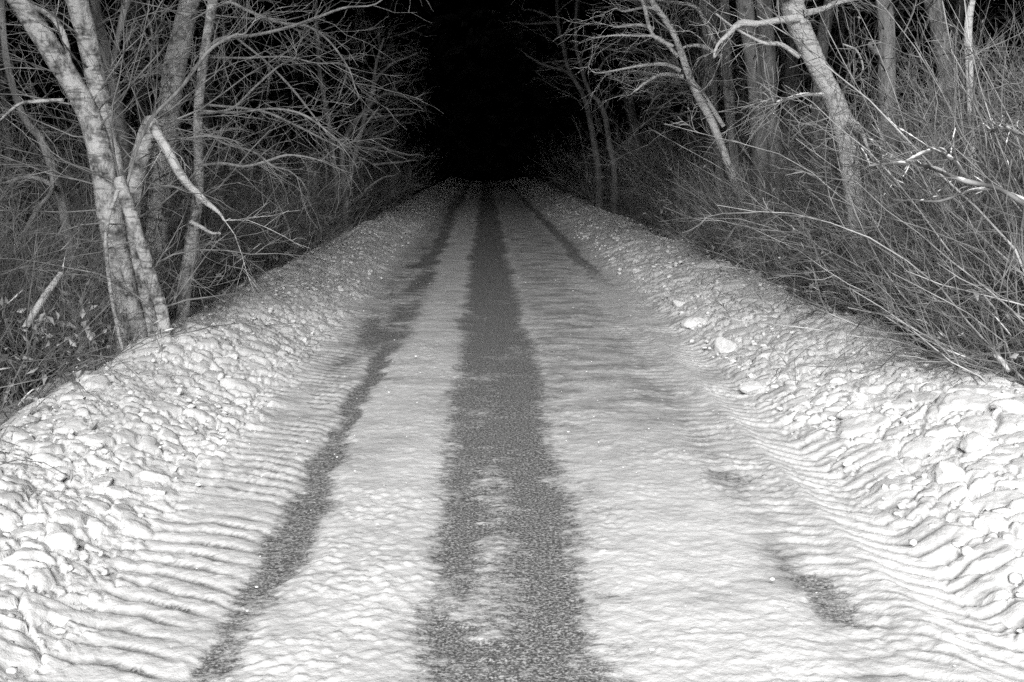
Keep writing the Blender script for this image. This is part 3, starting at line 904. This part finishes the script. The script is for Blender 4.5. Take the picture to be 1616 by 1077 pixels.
def undergrowth(sd, n, y0, yr, x0, xr, hmax, name, label, mat, pw=1.3):
    y = y0 + yr * g.random(n) ** pw; x = sd * (x0 + xr * g.random(n) ** 1.3)
    S = np.stack([x, y, floor_z(x, y) - .03], -1)
    D = np.stack([g.normal(-.15 * sd if sd > 0 else 0, .5, n), g.normal(0, .5, n), np.full(n, 1.0)], -1)
    L = hmax * g.uniform(.3, 1, n)
    P = grow(S, D, L, 7, .14, (0, 0, -.7), g); r0 = g.uniform(.0030, .0062, n)
    G = Geo(); G.add(*tubes(P, taper(r0, r0 * .5, 7), 3))
    S, D, idx, t = spawn(P, 3, .2, 1, (.3, 1.1), g); B = grow(S, D, L[idx] * g.uniform(.1, .4, len(S)), 4, .2, (0, 0, -.2), g)
    rr = np.full(len(S), .0019); G.add(*tubes(B, taper(rr, rr * .5, 4), 3))
    o = obj(name, G.mesh(name, mat)); tag(o, label, 'undergrowth', kind='stuff')
    CANES.append(P)
    return np.concatenate([P[:, 2:].reshape(-1, 3), B.reshape(-1, 3)])


PL = undergrowth(-1, 2600, 4.6, 30, 2.5, 4.2, 1.3, 'bramble_undergrowth', 'tangle of thin brambles and dead stalks filling the left verge', M_STALK, 1.5)
PR = undergrowth(1, 3400, 4.4, 30, 3.05, 4.2, 1.3, 'bramble_undergrowth', 'tangle of thin brambles and dead stalks filling the right verge', M_STALK, 1.5)


def leaves(P, n, cond, size, name, label):
    Q = P[cond(P)]; Q = Q[g.permutation(len(Q))[:n]]
    me = leaf_mesh(Q, g, size); o = obj(name, me); tag(o, label, 'dead leaves', kind='stuff')


leaves(PL, 2600, lambda P: (P[:, 2] < .7) & (P[:, 0] > -3.9) & (P[:, 1] < 16), (.014, .040), 'bramble_leaves', 'curled pale dead leaves caught in the brambles on the left')
leaves(PR, 3400, lambda P: (P[:, 2] < .8) & (P[:, 0] < 4.6) & (P[:, 1] < 18), (.012, .036), 'bramble_leaves', 'curled pale dead leaves caught in the brambles on the right')

# snow laden low branch at right
root = empty('snowy_branch', at(1640, 470, 6.0)); base = np.array(root.location)
tag(root, 'low snow laden branch sprawling out of the thicket at the right edge', 'branch')
snow_lines = []
px_snow = [[(1300, 150, 9.38), (1270, 149, 9.38), (1240, 157, 9.38), (1222, 164, 9.38)]]
for pp in ([(1640, 340, 9), (1580, 300, 8), (1520, 285, 8), (1460, 262, 6), (1415, 258, 5), (1370, 262, 3)],
           [(1530, 285, 7), (1500, 250, 6), (1470, 238, 5), (1430, 255, 4)],
           [(1640, 225, 8), (1610, 212, 7), (1580, 202, 5), (1560, 210, 3)],
           [(1640, 330, 8), (1590, 305, 6), (1540, 300, 6), (1480, 318, 4), (1440, 312, 3)]):
    pts = np.array([at(a, b, 6.0 + .3 * math.sin(a)) for a, b, c in pp]) - base
    G = Geo(); P = trunk_tube(G, pts, [c * .5 * 6 / F_PX for a, b, c in pp], 24, 6, g)
    S, D, _, _ = spawn(P[None], 14, .1, 1, (.4, 1.1), g); B = grow(S, D, g.uniform(.1, .4, len(S)), 5, .2, (0, 0, 0), g)
    G.add(*tubes(B, taper(np.full(len(S), .004), np.full(len(S), .0018), 5), 3))
    obj('branch', G.mesh('branch', M_TWIG), root)
    snow_lines.append((P + base, .0075)); snow_lines += [(b + base, .0034) for b in B[::2]]
G = Geo(); V0, F0 = ICO1


def snow_on(P, r, part=.75):
    """snow lying in broken lengths along the upper side of a twig"""
    P = smooth_line(P, 36); n = len(P); m = perlin(np.arange(n) * .33 + g.uniform(0, 99), np.zeros(n) + .5, 3) + part - .5
    i = 0
    while i < n:
        if m[i] > 0:
            j = i
            while j < n and m[j] > 0: j += 1
            if j - i > 3:
                Q = P[i:j] + np.array([0, 0, r * .8]); k = len(Q)
                rr = r * (np.sin(np.linspace(.12, 3.02, k)) ** .6) * (1 + .8 * perlin(np.arange(k) * .9 + g.uniform(0, 99), np.zeros(k) + .5, 4))
                G.add(*tubes(Q[None], np.clip(rr, .001, None)[None], 6))
            i = j
        i += 1


for P, r in snow_lines: snow_on(P, r)
for P in CANES[1][(CANES[1][:, 0, 1] < 13) & (CANES[1][:, 0, 0] < 5.5)][:260]: snow_on(P[2:], .0045, .45)
for P in CANES[0][(CANES[0][:, 0, 1] < 11) & (CANES[0][:, 0, 0] > -4.5)][:90]: snow_on(P[2:], .0045, .4)
for q in px_snow: snow_on(np.array([at(*a) for a in q]), .010, .8)
V, Fq = np.concatenate(G.V), np.concatenate(G.F)
G = Geo(); G.add(V, np.concatenate([Fq[:, [0, 1, 2]], Fq[:, [0, 2, 3]]]))
extra = PR[(PR[:, 1] < 12)]; C = extra[g.permutation(len(extra))[:260]]
extra = PL[(PL[:, 1] < 11) & (PL[:, 2] < .5)]; C = np.concatenate([C, extra[g.permutation(len(extra))[:150]]])
for c in C:
    G.add(clod_shape(V0, g, 2) * (.005 + .014 * g.random() ** 2) * np.array([1.2, 1, 1.3]) + c, F0)
tag(obj('clinging_snow', G.mesh('clinging_snow', M_SNOW)), 'small lumps of snow clinging to twigs and brambles', 'snow', kind='stuff')


def stick(a, b, w, d, label):
    A, Bq = at(a[0], a[1], d[0]), at(b[0], b[1], d[1])
    G = Geo(); m = (A + Bq) / 2 + np.array([0, 0, .01]); trunk_tube(G, [A - A, m - A, Bq - A], [w, w * 1.05, w * .8], 14, 8, g)
    tag(obj('broken_stick', G.mesh('broken_stick', M_PALE), None, A), label, 'stick')


stick((38, 520), (96, 432), .022, (7.0, 7.4), 'pale snapped stick leaning in the brambles at the far left')
stick((864, 302), (876, 316), .03, (36, 33), 'short pale stick on the right bank near the dark end of the lane')
stick((1570, 560), (1592, 586), .012, (5.9, 5.8), 'bent pale stalk at the foot of the thicket on the right')

# ------------------------------------------------------------------ light
EL, AZ = 30.0, 7.0
sd_ = bpy.data.lights.new('sun', 'SUN'); sd_.energy = 1.5; sd_.angle = R(40); sd_.color = (1, .995, .985)
sun = bpy.data.objects.new('sun', sd_); COL.objects.link(sun)
sun.rotation_euler = (R(90 - EL), 0, R(-AZ)); sun.location = (0, -30, 20)
w = bpy.data.worlds.new('World'); SC.world = w; w.use_nodes = True
nt = w.node_tree; bg = nt.nodes['Background']
sky = nt.nodes.new('ShaderNodeTexSky'); sky.sky_type = 'NISHITA'; sky.sun_disc = False
sky.sun_elevation = R(EL); sky.sun_rotation = R(180 + AZ)
bw = nt.nodes.new('ShaderNodeRGBToBW'); nt.links.new(sky.outputs[0], bw.inputs[0])
nt.links.new(bw.outputs[0], bg.inputs[0]); bg.inputs[1].default_value = .006
SC.view_settings.view_transform = 'Standard'; SC.view_settings.look = 'None'
SC.view_settings.exposure = 2.4; SC.view_settings.gamma = 1
SC.cycles.use_denoising = False
SC.cycles.max_bounces = 4; SC.cycles.diffuse_bounces = 3; SC.cycles.glossy_bounces = 1
